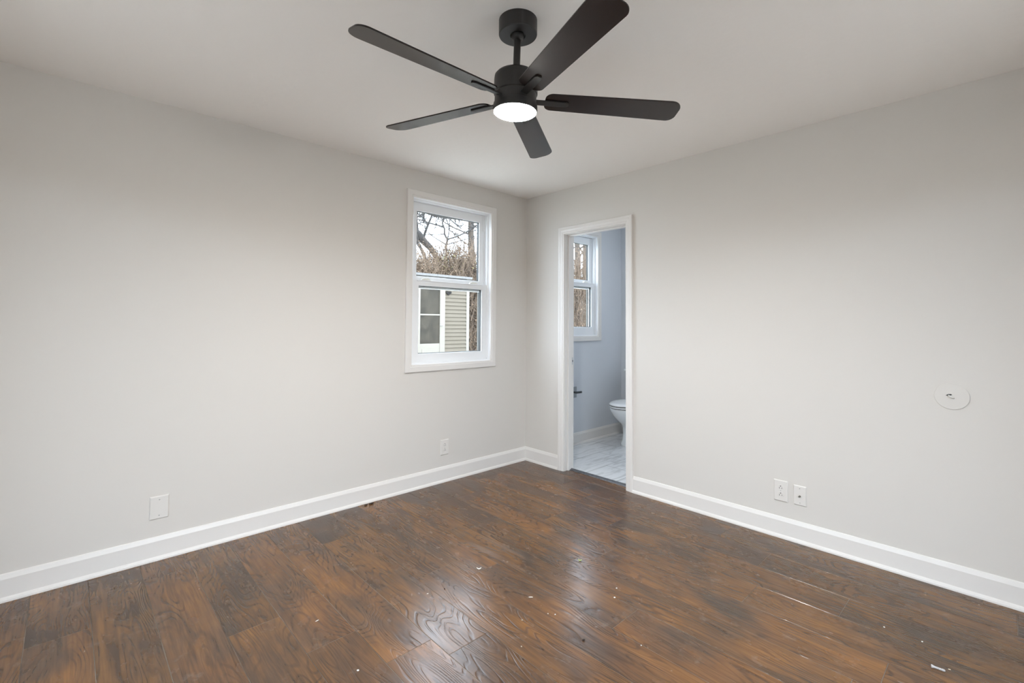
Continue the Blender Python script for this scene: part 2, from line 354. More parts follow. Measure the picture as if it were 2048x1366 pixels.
# ------------------------------------------------------------------ windows
CASE = [(0, 0), (0, .015), (.003, .018), (CW-.016, .018), (CW-.012, .013), (CW-.003, .013), (CW, .010), (CW, 0)]
def window(name, Y, d, glz, latch=True):
    """d: outer casing rectangle; glz: (glass x0, x1, lower z0, lower z1, upper z1)"""
    root = thing(name, ((d['x0']+d['x1'])/2, Y, d['z0']), kind='structure')
    mp = onY(Y)
    bm = nb(); sweep_rect(bm, mp, d['x0'], d['x1'], d['z0'], d['z1'], CASE); obj('casing', bm, TRIM, root)
    i0, i1, j0, j1 = d['x0']+CW-.011, d['x1']-CW+.011, d['z0']+CW-.011, d['z1']-CW+.011
    dep = EX-Y
    bm = nb(); sweep_rect(bm, mp, i0, i1, j0, j1, [(0, 0), (.012, 0), (.012, -.022), (.022, -.024), (.022, -dep+.01), (0, -dep+.01)])
    fr = obj('frame', bm, VINYL, root, bevel=.0015)
    # side tracks
    for s, xx in ((1, i0+.022), (-1, i1-.022)):
        bm = nb(); a, c = sorted((xx, xx+s*.006)); box(bm, a, c, Y+.066, Y+.070, j0+.03, j1-.03); box(bm, a, c, Y+.028, Y+.031, j0+.03, j1-.03); obj('track', bm, VINYL, fr)
    gx0, gx1, gz0, gz1, gz2 = glz
    so0, so1 = i0+.024, i1-.024
    mid = gz1+.046
    for nm, ya, yb, z0, z1, q0, q1 in (('lower_sash', Y+.032, Y+.065, j0+.020, mid, gz0, gz1), ('upper_sash', Y+.071, Y+.104, gz1-.018, j1-.022, gz1+.078, gz2)):
        # four rails around the glass, one closed frame
        bm = nb(); st = min(gx0-so0, so1-gx1)
        o8 = [(so0, z0), (so1, z0), (so1, z1), (so0, z1)]; n8 = [(gx0, q0), (gx1, q0), (gx1, q1), (gx0, q1)]
        O = {}
        for yy, key in ((ya, 'f'), (yb, 'b')):
            O[key+'o'] = [bm.verts.new((x, yy, z)) for x, z in o8]
            O[key+'n'] = [bm.verts.new((x+(.0 if key == 'f' else 0), yy, z)) for x, z in n8]
        for i in range(4):
            k = (i+1) % 4
            bm.faces.new((O['fo'][i], O['fo'][k], O['fn'][k], O['fn'][i])); bm.faces.new((O['bo'][i], O['bo'][k], O['bn'][k], O['bn'][i]))
            bm.faces.new((O['fo'][i], O['fo'][k], O['bo'][k], O['bo'][i])); bm.faces.new((O['fn'][i], O['fn'][k], O['bn'][k], O['bn'][i]))
        sa = obj(nm, bm, VINYL, root, bevel=.003)
        # glazing bead, pane, and dark spacer deepened to paint the reveal's shade
        yc = ya+.008
        bm = nb(); sweep_rect(bm, onY(yc), gx0, gx1, q0, q1, [(-.001, -.002), (.004, -.002), (.004, -.022), (-.001, -.022)])
        obj('spacer_shade', bm, GASK, sa)
        bm = nb(); box(bm, gx0-.004, gx1+.004, yc-.0015, yc+.0015, q0-.004, q1+.004); obj('glass', bm, GLASS, sa)
        if nm == 'lower_sash':
            bm = nb(); box(bm, so0+.05, so1-.05, ya-.006, ya, z1-.010, z1-.003); obj('lift_lip', bm, VINYL, sa, bevel=.001)
            for xx in (so0+.14, so1-.14):
                bm = nb(); prism(bm, [(-.045, 0), (.045, 0), (.036, .010), (.016, .016), (-.016, .016), (-.036, .010)],
                                 lambda p: (xx+p[0], ya+.006, z1+p[1]), lambda p: (xx+p[0], ya+.026, z1+p[1]))
                obj('sash_lock', bm, IVORY, sa, bevel=.002)
        else:
            bm = nb(); box(bm, gx0-.01, gx1+.01, yb, yb+.008, z0, q0-.002); obj('rail_shade', bm, RAIL_SHADE, sa)  # dark strip paints in the shade of the backlit meeting rail
            for xx in (so0, so1-.022):
                bm = nb(); box(bm, xx, xx+.022, ya-.006, ya, z1-.14, z1-.002); obj('balance_cover', bm, VINYL, sa, bevel=.0015)
    # insect screen frame outside the lower sash
    bm = nb(); sweep_rect(bm, onY(Y+.115), so0+.012, so1-.012, j0+.03, mid+.01, [(0, .004), (.022, .004), (.022, -.004), (0, -.004)]); obj('screen_frame', bm, mat('screen_frame_beige', (0.118, 0.113, 0.098), .5), root)
    # small screw in the corner of the stop
    bm = nb(); lathe(bm, [(0, .0016), (.0032, .0012), (.0036, 0), (0, 0)], 10, lambda p: Vector(mp(i1-.016+.011, j0+.028-.011, .0125))+Vector((p.x, -p.z, p.y))); obj('screw', bm, SCREW, root)
    return root
window('window_1', 0, W1, (-1.150, -.516, 1.022, 1.553, 2.148))
window('window_2', BY, W2, (.590, 1.088, 1.229, 1.668, 2.145))

# ------------------------------------------------------------------ door opening
dr = thing('door_1', (0, (D0+D1)/2, 0), kind='structure')
DP = [(0, 0), (0, .016), (.004, .019), (.022, .019), (.026, .016), (DCW-.018, .015), (DCW-.013, .011), (DCW-.003, .011), (DCW, .008), (DCW, 0)]
bm = nb(); sweep_rect(bm, onX(0), D1, D0, 0, DZ, DP, foot=True); obj('casing', bm, TRIM, dr)
bm = nb(); sweep_rect(bm, lambda u, v, t: (WT+t, u, v), D1, D0, 0, DZ, DP, foot=True)
obj('casing', bm, TRIM, dr)
a0, a1, az = D1+DCW-.008, D0-DCW+.008, DZ-DCW+.008
bm = nb(); sweep_rect(bm, onX(0), a0-.004, a1+.004, 0, az+.004, [(0, 0), (.016, 0), (.016, -WT), (0, -WT)], foot=True); obj('jamb', bm, TRIM, dr, bevel=.001)
bm = nb(); sweep_rect(bm, onX(0), a0+.012, a1-.012, 0, az-.012, [(0, -.036), (.010, -.037), (.010, -.074), (0, -.075)], foot=True); obj('door_stop', bm, TRIM, dr, bevel=.0015)
yj = a1-.012
bm = nb(); box(bm, .094, .110, yj-.0012, yj+.002, .905, .967); st = obj('strike_plate', bm, mat('brushed_strike', (.62, .63, .63), .35, metal=.4), dr, bevel=.001)
bm = nb(); box(bm, .0985, .1055, yj-.0020, yj-.0011, .928, .945); obj('latch_hole', bm, SLOT, st)
bm = nb(); extrude_profile(bm, [(WT*.62-.004+x, a0+.012, z) for x, z in ((-.012, 0), (-.006, .006), (.004, .008), (.010, .0065), (.022, .009), (.034, .007), (.042, .0035), (.042, 0))],
                           [(WT*.62-.004+x, a1-.012, z) for x, z in ((-.012, 0), (-.006, .006), (.004, .008), (.010, .0065), (.022, .009), (.034, .007), (.042, .0035), (.042, 0))])
finish(obj('trim_1', bm, THRESH), kind='structure')

# ------------------------------------------------------------------ wall plates
def plate_base(name, mp, u, v, wd, ht, label, cat, bev=.003, group=None):
    root = thing(name, mp(u, v-ht/2, 0), label, cat, group)
    bm = nb()
    o = [(-wd/2, -ht/2), (wd/2, -ht/2), (wd/2, ht/2), (-wd/2, ht/2)]; i = [(x*(1-.008/wd*1.0), z*(1-.008/ht)) for x, z in o]
    A = [bm.verts.new(mp(u+x, v+z, 0)) for x, z in o]; B = [bm.verts.new(mp(u+x, v+z, .0025)) for x, z in o]; D = [bm.verts.new(mp(u+x, v+z, .0065)) for x, z in i]
    for k in range(4):
        l = (k+1) % 4; bm.faces.new((A[k], A[l], B[l], B[k])); bm.faces.new((B[k], B[l], D[l], D[k]))
    bm.faces.new(D); bm.faces.new(A)
    obj('cover_plate', bm, PLATE, root, bevel=.0008)
    return root
def screw(root, mp, u, v, t=.0064, r=.0034, m=SCREW):
    bm = nb(); O = Vector(mp(u, v, t)); E1 = Vector(mp(u+1, v, t))-O; E2 = Vector(mp(u, v+1, t))-O; E3 = Vector(mp(u, v, t+1))-O
    lathe(bm, [(0, .0011), (r*.8, .0010), (r, 0), (0, 0)], 12, lambda p: O+E1*p.x+E2*p.y+E3*p.z)
    s = obj('screw', bm, m, root)
    bm = nb(); prism(bm, [(-r*.75, -.0005), (r*.75, -.0005), (r*.75, .0005), (-r*.75, .0005)], lambda p: O+E1*p[0]+E2*p[1]+E3*.0010, lambda p: O+E1*p[0]+E2*p[1]+E3*.0013)
    obj('screw_slot', bm, SLOT, s)
def duplex(mp, u, v, wd, ht, label):
    root = plate_base('wall_outlet', mp, u, v, wd, ht, label, 'outlet', group='duplex outlets')
    for s in (1, -1):
        cv = v+s*.0205; bm = nb()
        ol = []
        for k in range(32):
            a = 2*PI*k/32; x = .0172*math.cos(a); z = max(-.0140, min(.0140, .0172*math.sin(a))); ol.append((x, z))
        prism(bm, ol, lambda p: mp(u+p[0], cv+p[1], .006), lambda p: mp(u+p[0], cv+p[1], .0080)); f = obj('receptacle', bm, PLATE, root, bevel=.0006)
        for dx, dz, ww, hh in ((-.0066, -.004, .0022, .0080), (.0066, -.004, .0024, .0095)):
            bm = nb(); prism(bm, [(-ww/2, -hh/2), (ww/2, -hh/2), (ww/2, hh/2), (-ww/2, hh/2)], lambda p: mp(u+dx+p[0], cv+dz+p[1], .0079), lambda p: mp(u+dx+p[0], cv+dz+p[1], .0083)); obj('slot', bm, SLOT, f)
        bm = nb(); prism(bm, [(.0028*math.cos(a*PI/6), .0028*math.sin(a*PI/6)) for a in range(12)], lambda p: mp(u+p[0], cv+.0075+p[1], .0079), lambda p: mp(u+p[0], cv+.0075+p[1], .0083)); obj('ground_hole', bm, SLOT, f)
    screw(root, mp, u, v, r=.0028)
ML = onY(0); MR = lambda u, v, t: (-t, u, v)
duplex(ML, -.915, .272, .078, .121, 'white duplex outlet on the left wall, low below the window')
duplex(MR, -2.164, .274, .076, .124, 'white duplex outlet on the right wall, left of the coax plate')
bp_ = plate_base('blank_wall_plate', ML, -2.752, .273, .084, .121, 'white blank cover plate with two screws, low on the left wall', 'wall plate')
screw(bp_, ML, -2.752, .273+.041, m=SCREW); screw(bp_, ML, -2.752, .273-.041)
cp = plate_base('coax_wall_plate', MR, -2.265, .271, .067, .114, 'white coax jack plate on the right wall, right of the outlet', 'wall plate')
screw(cp, MR, -2.265, .271+.041, r=.0036); screw(cp, MR, -2.265, .271-.041, r=.0030)
bm = nb(); O = Vector(MR(-2.265, .268, .006))
lathe(bm, [(0, 0), (.0056, 0), (.0056, .003), (.0042, .003), (.0048, .012), (.0036, .012), (.0036, .006), (0, .006)], 16, lambda p: O+Vector((-p.z, p.x, p.y)))
obj('coax_jack', bm, mat('dull_brass', (.30, .28, .24), .35, metal=.8), cp)

# round blank cover plate on the right wall with a small knocked-out hole
rc = thing('round_wall_cover', (0, -2.925, .922), 'round flat cover plate painted like the right wall, with a small torn hole', 'wall cover')
bm = nb(); O = Vector((0, -2.925, .922))
lathe(bm, [(0, 0), (.064, 0), (.064, .003), (.062, .0045), (0, .0050)], 56, lambda p: O+Vector((-p.z, p.x, p.y)))
obj('disc', bm, mat('painted_disc', (0.725, 0.693, 0.649), .5), rc)
bm = nb(); prism(bm, [(-.004, .004), (.006, .010), (.016, .011), (.020, .007), (.010, .003), (.004, .001)], lambda p: (-.0048, -2.913-p[0]+.006, .922+p[1]), lambda p: (-.0056, -2.913-p[0]+.006, .922+p[1]))
obj('torn_hole', bm, SLOT, rc)
bm = nb(); tube(bm, [(-.004, -2.914, .926), (-.014, -2.918, .923), (-.017, -2.925, .918), (-.010, -2.930, .915), (-.004, -2.932, .914)], [.0035, .0045, .0045, .004, .003], 8)
obj('paint_curl', bm, mat('curl_paint', (.72, .70, .67), .5), rc, smooth=True)

# ------------------------------------------------------------------ ceiling fan
FC = Vector((-1.8905, -1.839, H)); TX, TY = -0.008, 0.030; ZB = 2.128
tilt = Matrix(((1, 0, -TX, 0), (0, 1, -TY, 0), (TX, TY, 1, 0), (0, 0, 0, 1)))
def fp(p): return FC + (tilt @ Vector((p.x, p.y, p.z-H)))      # local z is world height
fan = thing('ceiling_fan', FC, 'black five-blade ceiling fan with a lit round light below the motor', 'ceiling fan')
bm = nb(); lathe(bm, [(0, H), (.0745, H), (.0745, H-.056), (.0725, H-.060), (.030, H-.060), (.030, H-.052), (0, H-.052)], 64, lambda p: FC+Vector((p.x, p.y, p.z-H)))
can = obj('canopy', bm, BLACK, fan, smooth=False, bevel=.001)
bm = nb(); lathe(bm, [(0, H-.048), (.0235, H-.050), (.0265, H-.062), (.022, H-.072), (.013, H-.078), (0, H-.078)], 32, fp); obj('hanger_ball', bm, BLACK, can, smooth=True)
bm = nb(); lathe(bm, [(0, H-.05), (.0135, H-.05), (.0135, 2.222), (0, 2.222)], 24, fp); obj('downrod', bm, BLACK, fan, smooth=False)
bm = nb(); lathe(bm, [(.0140, 2.258), (.021, 2.256), (.024, 2.246), (.0255, 2.222), (0, 2.222), (0, 2.258), (.0140, 2.258)], 32, fp); obj('rod_collar', bm, BLACK, fan, smooth=False)
bm = nb(); lathe(bm, [(0, 2.232), (.060, 2.232), (.076, 2.228), (.0835, 2.219), (.0850, 2.206), (.0850, 2.150), (.081, 2.148), (.081, 2.110), (0, 2.110)], 72, fp)
obj('motor_housing', bm, BLACK, fan, smooth=False, bevel=.001)
bm = nb(); lathe(bm, [(0, 2.112), (.0800, 2.112), (.0850, 2.109), (.0862, 2.098), (.0862, 2.082), (.0850, 2.0795), (.0825, 2.0795), (.0825, 2.096), (0, 2.096)], 72, fp); kit = obj('light_rim', bm, BLACK, fan)
bm = nb(); n = 10; lathe(bm, [(.0815, 2.0940), (.0815, 2.0820)]+[(.0815*math.cos(a*PI/2/n), 2.0820-.017*math.sin(a*PI/2/n)) for a in range(1, n)]+[(0, 2.065)], 64, fp)
lens = obj('light_lens', bm, LENS, fan, smooth=True); lens['label'] = 'glowing white round lens'
TH = -0.206; A0 = 3.108
def blade_outline(r0, r1, w0, w1, c0, c1):
    pts = []; n = 8
    def wid(r): return w0+(w1-w0)*(r-.15)/.5
    def corner(cx, cy, rad, a0, a1):
        for k in range(n+1): a = a0+(a1-a0)*k/n; pts.append((cx+rad*math.cos(a), cy+rad*math.sin(a)))
    corner(r1-c1, wid(r1)-c1, c1, PI/2, 0); corner(r1-c1*1.35, -wid(r1)+c1*1.35, c1*1.35, 0, -PI/2)
    corner(r0+c0, -wid(r0)+c0, c0, -PI/2, -PI); corner(r0+c0, wid(r0)-c0, c0, PI, PI/2)
    return pts
for k in range(5):
    a = A0-k*2*PI/5; d = Vector((math.cos(a), math.sin(a), 0)); pp = Vector((-math.sin(a), math.cos(a), 0))
    ax = pp*math.cos(TH)+Vector((0, 0, math.sin(TH))); nn = d.cross(ax)
    if nn.z < 0: nn = -nn
    P = lambda r, s, h: fp(Vector((0, 0, ZB))+d*r+ax*s+nn*h)
    bm = nb(); ol = blade_outline(.115, .655, .049, .059, .030, .034)
    prism(bm, ol, lambda p: P(p[0], p[1], 0), lambda p: P(p[0], p[1], .0055))
    bl = obj('fan_blade', bm, BLADE, fan, bevel=.0012)
    bm = nb()
    # mounting arm: flat tongue under the blade root, joined to a stem that reaches the motor
    ol2 = [(.075, .014), (.118, .014), (.135, .015), (.200, .013), (.209, .007), (.209, -.007), (.200, -.013), (.135, -.015), (.118, -.014), (.075, -.014)]
    prism(bm, ol2, lambda p: P(p[0], p[1], -.0055), lambda p: P(p[0], p[1], -.0003))
    br = obj('blade_arm', bm, BLACK, bl, bevel=.0012)

# ------------------------------------------------------------------ bathroom: toilet and paper holder
TYc, TX1 = -.365, BX-.02                    # toilet faces -x, tank against the far wall
toilet = thing('toilet', (1.2, TYc, 0.004), 'white two-piece toilet seen half behind the door frame on the marble floor', 'toilet')
def loft(bm, secs, n=36, capa=True, capb=True):
    """secs: (z, cx, half length front, half length back, half width)"""
    rings = []
    for z, cx, lf, lb, hw in secs:
        ring = []
        for k in range(n):
            a = 2*PI*k/n; c = math.cos(a); s = math.sin(a)
            x = cx-(lf if c > 0 else lb)*c; y = TYc+hw*s*(1 if c > 0 else (1+.08*abs(c)))
            ring.append(bm.verts.new((x, y, z)))
        rings.append(ring)
    for a, c in zip(rings, rings[1:]):
        for k in range(n): bm.faces.new((a[k], a[(k+1) % n], c[(k+1) % n], c[k]))
    if capa: bm.faces.new(rings[0])
    if capb: bm.faces.new(rings[-1])
bm = nb(); loft(bm, [(.004, 1.27, .200, .20, .118), (.02, 1.27, .195, .20, .115), (.06, 1.27, .172, .20, .104), (.14, 1.27, .160, .20, .098), (.20, 1.26, .160, .20, .102),
                     (.235, 1.245, .180, .22, .120), (.275, 1.22, .210, .24, .146), (.32, 1.20, .236, .25, .166), (.365, 1.185, .256, .25, .176), (.392, 1.18, .262, .25, .180), (.398, 1.18, .258, .25, .177)])
obj('bowl', bm, PORC, toilet, smooth=True)
bm = nb(); loft(bm, [(.4045, 1.18, .258, .17, .176), (.408, 1.18, .266, .17, .183), (.418, 1.18, .266, .17, .183), (.4205, 1.18, .260, .17, .178)]); obj('seat', bm, SEATM, toilet, smooth=False, bevel=.001)
bm = nb(); loft(bm, [(.4275, 1.18, .260, .175, .178), (.431, 1.18, .267, .175, .184), (.440, 1.18, .265, .175, .183), (.448, 1.18, .248, .17, .170), (.452, 1.18, .20, .15, .13)]); obj('lid', bm, SEATM, toilet, smooth=True)
bm = nb(); loft(bm, [(.3975, 1.18, .252, .17, .170), (.4285, 1.18, .252, .17, .170)]); obj('seat_bumper', bm, RUBBER, toilet)
bm = nb(); box(bm, TX1-.19, TX1, TYc-.215, TYc+.215, .385, .735); obj('tank', bm, PORC, toilet, bevel=.02, seg=4)
bm = nb(); box(bm, TX1-.20, TX1+.005, TYc-.225, TYc+.225, .735, .765); obj('tank_lid', bm, PORC, toilet, bevel=.008, seg=3)
bm = nb(); tube(bm, [(TX1-.19, TYc+.15, .69), (TX1-.205, TYc+.15, .69), (TX1-.208, TYc+.08, .683)], .007, 8); obj('flush_lever', bm, mat('chrome', (.7, .7, .7), .15, metal=1), toilet, smooth=True)

tp = thing('toilet_paper_holder', (.735, BY, .55), 'small dark nickel paper holder on the bathroom wall beside the toilet', 'paper holder')
bm = nb(); box(bm, .675, .785, BY-.010, BY, .490, .603); obj('mount_plate', bm, mat('satin_plate', (.36, .38, .40), .45, metal=.6), tp, bevel=.004)
bm = nb(); tube(bm, [(.70, BY-.004, .555), (.70, BY-.060, .555), (.705, BY-.068, .555), (.765, BY-.068, .553), (.785, BY-.068, .553)], [.010, .010, .011, .011, .012], 12); obj('arm', bm, NICKEL, tp, smooth=True)

# unseen flush light added to brighten the bathroom
bl_ = thing('bathroom_fill_light', (.95, -1.0, H), 'unseen round flush light added on the bathroom ceiling to brighten the room', 'fill light')
bm = nb(); lathe(bm, [(0, H), (.15, H), (.15, H-.03), (.14, H-.035), (.14, H-.03), (0, H-.03)], 40, lambda p: Vector((.95+p.x, -1.0+p.y, p.z))); obj('light_rim', bm, TRIM, bl_)
bm = nb(); lathe(bm, [(0, H-.032), (.139, H-.032), (.12, H-.06), (.07, H-.075), (0, H-.08)], 40, lambda p: Vector((.95+p.x, -1.0+p.y, p.z)))
L2 = bpy.data.materials.new('cool_fill_lens'); L2.use_nodes = True; b2 = L2.node_tree.nodes['Principled BSDF']
b2.inputs['Emission Color'].default_value = (.86, .93, 1.0, 1); b2.inputs['Emission Strength'].default_value = BFILL
obj('light_lens', bm, L2, bl_, smooth=True)

# ------------------------------------------------------------------ crumbs and bits on the floor
def crumb(name, x, y, kind, size, m, label, cat='crumb', group=None, rot=None):
    bm = nb(); rot = random.uniform(0, PI) if rot is None else rot
    bmesh.ops.create_icosphere(bm, subdivisions=2, radius=1)
    sx, sy, sz = size
    rg = random.Random(hash((round(x*1000), round(y*1000))) & 0xffff)
    for v in bm.verts:
        f = 1+rg.uniform(-.22, .22); v.co = Vector((v.co.x*sx*f, v.co.y*sy*f, v.co.z*sz*f))
        v.co = Matrix.Rotation(rot, 3, 'Z') @ v.co + Vector((x, y, 0))
    zl = min(v.co.z for v in bm.verts)
    for v in bm.verts: v.co.z -= zl
    o = obj(name, bm, m); return finish(o, label, cat, group or 'crumbs scattered on the planks')
def curl(name, x, y, rad, a0, a1, th, m, label, cat):
    bm = nb(); tube(bm, [(x+rad*math.cos(a0+(a1-a0)*k/9), y+rad*math.sin(a0+(a1-a0)*k/9), th+.0006+.003*abs(k-4.5)/4.5) for k in range(10)], [th*(.5+.5*math.sin(PI*(k+.5)/10)) for k in range(10)], 7)
    return finish(obj(name, bm, m, smooth=True), label, cat)
curl('plaster_shaving', -1.557, -1.225, .011, 2.6, 5.4, .0026, CHIPW, 'curved off-white shaving on the planks, left of the door reflection', 'debris')
curl('leaf_curl', -1.108, -1.526, .008, 2.2, 5.2, .0030, CHIPG, 'tiny green curl lying in the bright floor reflection before the door', 'debris')
crumb('crumb', -1.190, -1.812, 0, (.0036, .0028, .002), CHIPW, 'small white crumb on the orange plank, nearer the door of two close crumbs')
crumb('crumb', -1.263, -1.851, 0, (.0042, .0034, .0025), CHIPW, 'small white crumb beside a plank seam, nearer the camera of two close crumbs')
crumb('splinter', -1.545, -1.586, 0, (.0105, .0016, .0014), CHIPW, 'thin white splinter lying alone in the middle of the floor', 'debris', rot=-.78)
crumb('splinter', -2.332, -1.095, 0, (.0080, .0020, .0014), CHIPW, 'short white splinter on the brown plank at left of the floor', 'debris', rot=.2)
crumb('crumb', -1.878, -1.241, 0, (.0048, .0022, .0014), CHIPW, 'white crumb in the left edge of the window reflection')
crumb('crumb', -1.796, -1.260, 0, (.0035, .0026, .0022), CHIPD, 'tiny dark crumb in the upper part of the window reflection')
crumb('crumb', -2.333, -1.484, 0, (.0042, .0034, .0020), CHIPW, 'white crumb at the bottom left of the window reflection')
crumb('crumb', -1.578, -1.724, 0, (.0030, .0024, .0018), CHIPW, 'left one of two small pale crumbs between the two floor reflections')
crumb('crumb', -1.560, -1.750, 0, (.0030, .0026, .0018), CHIPW, 'right one of two small pale crumbs between the two floor reflections')
crumb('crumb', -1.692, -1.679, 0, (.0024, .0020, .0015), CHIPT, 'tiny pale crumb on the large dark smoky plank patch')
crumb('crumb', -1.460, -2.110, 0, (.0026, .0022, .0018), CHIPW, 'pale crumb at the bottom right of the door reflection')
crumb('crumb', -1.809, -1.795, 0, (.0030, .0024, .0018), CHIPT, 'tan crumb below the dark smoky plank patch')
crumb('crumb', -0.610, -2.740, 0, (.0034, .0026, .0018), CHIPW, 'white crumb on the right side of the floor, left one of two')
crumb('crumb', -0.612, -2.861, 0, (.0034, .0026, .0018), CHIPW, 'white crumb on the right side of the floor, right one of two')
crumb('crumb', -0.740, -2.950, 0, (.0040, .0024, .0018), CHIPT, 'tan crumb just right of the grey wall anchor')
crumb('crumb', -1.601, -1.936, 0, (.0062, .0038, .003), CHIPD, 'dark brown crumb at the bottom end of the door reflection')
crumb('crumb', -1.853, -1.848, 0, (.0018, .0045, .0018), CHIPD, 'thin black speck beside a plank seam near the bottom of the view')
crumb('crumb', -1.852, -0.164, 0, (.0036, .0024, .0018), CHIPD, 'small black crumb on the floor near the left baseboard')
bm = nb(); tube(bm, [(-1.612, -.050, .004), (-1.598, -.047, .0045), (-1.588, -.050, .004)], [.0028, .0036, .0026], 8); tube(bm, [(-1.578, -.052, .005), (-1.560, -.053, .005), (-1.548, -.050, .005)], [.004, .005, .0042], 8)
for v in bm.verts: v.co.z = max(v.co.z, .0003)
finish(obj('dead_leaf', bm, CHIPD, smooth=True), 'dark brown crumpled leaf bit against the left baseboard', 'debris')
# plastic wall anchor: flared collar and split round-nosed body
an = thing('wall_anchor', (-.784, -2.922, 0), 'grey plastic screw anchor lying on the floor near the bottom right', 'wall anchor')
ad_ = (Vector((-.802, -2.940, 0))-Vector((-.770, -2.900, 0)))
p0 = Vector((-.7735, -2.9035, .0048)); dirn = Vector((.10, -1.0, 0)).normalized()
q = dirn.to_track_quat('Z', 'Y').to_matrix()
bm = nb(); lathe(bm, [(0, -.001), (.0062, -.001), (.0062, .0015), (.0042, .007), (.0036, .012), (.0036, .028), (.0040, .033), (.0030, .037), (0, .0385)], 16, lambda p: p0+q@p)
zl = min(v.co.z for v in bm.verts)
for v in bm.verts: v.co.z -= zl
obj('anchor_body', bm, ANCH, an, smooth=True)
bm = nb(); 
for k in range(4):
    lathe(bm, [(.0034, .014+k*.005), (.0046, .0155+k*.005), (.0034, .0165+k*.005)], 16, lambda p: p0+q@p+Vector((0, 0, -zl)))
obj('ribs', bm, ANCH, an)

# ------------------------------------------------------------------ outdoors
gm = nb(); 
n = 60; X0, X1, Y0, Y1 = -14, 44, .3, 42
vs = [[gm.verts.new((X0+(X1-X0)*i/n, Y0+(Y1-Y0)*j/n, -.35+max(0, (Y0+(Y1-Y0)*j/n)-9)*.04+.06*math.sin(i*1.3)*math.cos(j*.9))) for i in range(n+1)] for j in range(n+1)]
for j in range(n):
    for i in range(n): gm.faces.new((vs[j][i], vs[j][i+1], vs[j+1][i+1], vs[j+1][i]))
finish(obj('ground', gm, BOUNCE_GROUND, smooth=True), 'unseen yard outside the windows, gravel made pale to bounce light indoors', None, None, 'structure')

bm = nb(); box(bm, RX-4.6, WT+.3, RY-4.6, RY-.1, -.25, -.10); box(bm, RX-4.6, RX-.1, RY-.1, .6, -.25, -.10)  # added patio reflects skylight up to the ceiling
finish(obj('ground_patio_bounce', bm, mat('bounce_concrete', (.51, .475, .43), .9, vary=(2, (.57, .53, .48)))), 'unseen pale concrete patio added behind the camera to bounce light indoors', None, None, 'structure')
EAVE_BLOCKER = 1.1
bm = nb(); box(bm, RX-EAVE_BLOCKER-.1, WT+.3, RY-.1-EAVE_BLOCKER, RY-.1, 2.32, 2.40); box(bm, RX-.1-EAVE_BLOCKER, RX-.1, RY-.1, .6, 2.32, 2.40)  # unseen porch roof added to keep direct sky off the doorways
finish(obj('ceiling_porch_blocker', bm, mat('blocker_eave_wood', (.16, .13, .10), .7, vary=(4, (.20, .16, .12)))), None, None, None, 'structure')
FH = 2.3; FM = mat('blocker_fence_wood', (.07, .055, .045), .8, vary=(5, (.10, .08, .06)))
bm = nb(); box(bm, RX-4.7, WT+.3, RY-4.7, RY-4.6, -.25, FH); box(bm, RX-4.7, RX-4.6, RY-4.6, .6, -.25, FH)  # unseen dark fence added to block sky light near the horizon
box(bm, WT+.3, WT+.4, RY-4.7, RY-.1, -.25, FH); box(bm, RX-4.6, RX-.1, .6, .7, -.25, FH)
finish(obj('wall_garden_blocker', bm, FM), None, None, None, 'structure')

# neighbouring outbuilding: facade at y = 7.1 facing the window
HY = 7.1
def hx(px, Y=HY):                                # x on the plane y=Y behind image column px (level ray)
    d = fw+rr*(px-1024)/F-uu*(640-PY)/F; return CAM.x+d.x*(Y-CAM.y)/d.y
xa, xs0, xs1, xc = hx(822), hx(887.5), hx(931.5), hx(937)
TOPZ = 2.42
hs = thing('outbuilding', ((xa+xc)/2, HY, -.3), 'low outbuilding with beige siding and white glazed door beyond the bedroom window', 'building')
bm = nb(); pitch = .1015; z = -.30; k = 0
prof = []
while z < TOPZ: prof.append((0.030, z)); prof.append((0.0, z+pitch)); z += pitch
a = [bm.verts.new((xs0, HY-t, zz)) for t, zz in prof]; c = [bm.verts.new((xs1, HY-t, zz)) for t, zz in prof]
for i in range(len(a)-1): bm.faces.new((a[i], a[i+1], c[i+1], c[i]))
obj('siding', bm, SIDING, hs)
bm = nb(); box(bm, xa-2.0, xc-.02, HY+.02, HY+3.2, -.32, TOPZ+.02); obj('wall_core', bm, SIDING, hs)
bm = nb(); box(bm, xs1, xc, HY-.03, HY+.10, -.32, TOPZ+.04); obj('corner_board', bm, WHITEX, hs, bevel=.004)
bm = nb(); box(bm, xa-2.1, xc+.05, HY-.10, HY+3.3, TOPZ+.04, TOPZ+.10); obj('roof', bm, ROOFM, hs)
# glazed door with white frame
zb0 = .80; 
def hz(py, Y=HY, px=860):
    d = fw+rr*(px-1024)/F-uu*(py-PY)/F; return CAM.z+d.z*(Y-CAM.y)/d.y
gx0, gx1 = hx(838), hx(877.5); z_b, z_m0, z_m1 = hz(687), hz(631), hz(628)
bm = nb(); box(bm, gx1, xs0, HY-.06, HY+.03, -.30, TOPZ+.03); box(bm, gx0-.12, gx0, HY-.06, HY+.03, -.30, TOPZ+.03); box(bm, gx0, gx1, HY-.06, HY+.03, TOPZ-.06, TOPZ+.03)
obj('door_frame', bm, WHITEX, hs, bevel=.004)
bm = nb(); box(bm, gx0, gx1, HY-.05, HY+.0, -.28, z_b); dd = obj('glazed_door', bm, WHITEX, hs, bevel=.004)
bm = nb(); box(bm, gx0, gx1, HY-.055, HY-.02, z_m0, z_m1); obj('glazing_bar', bm, WHITEX, dd, bevel=.004)
bm = nb(); box(bm, gx0+.06, gx1-.06, HY-.058, HY-.049, -.15, z_b-.14); obj('kick_panel', bm, WHITEX, dd, bevel=.004)
bm = nb(); box(bm, gx0, gx1, HY-.035, HY-.02, z_b, TOPZ-.06); obj('door_glass', bm, DOORGLASS, dd)
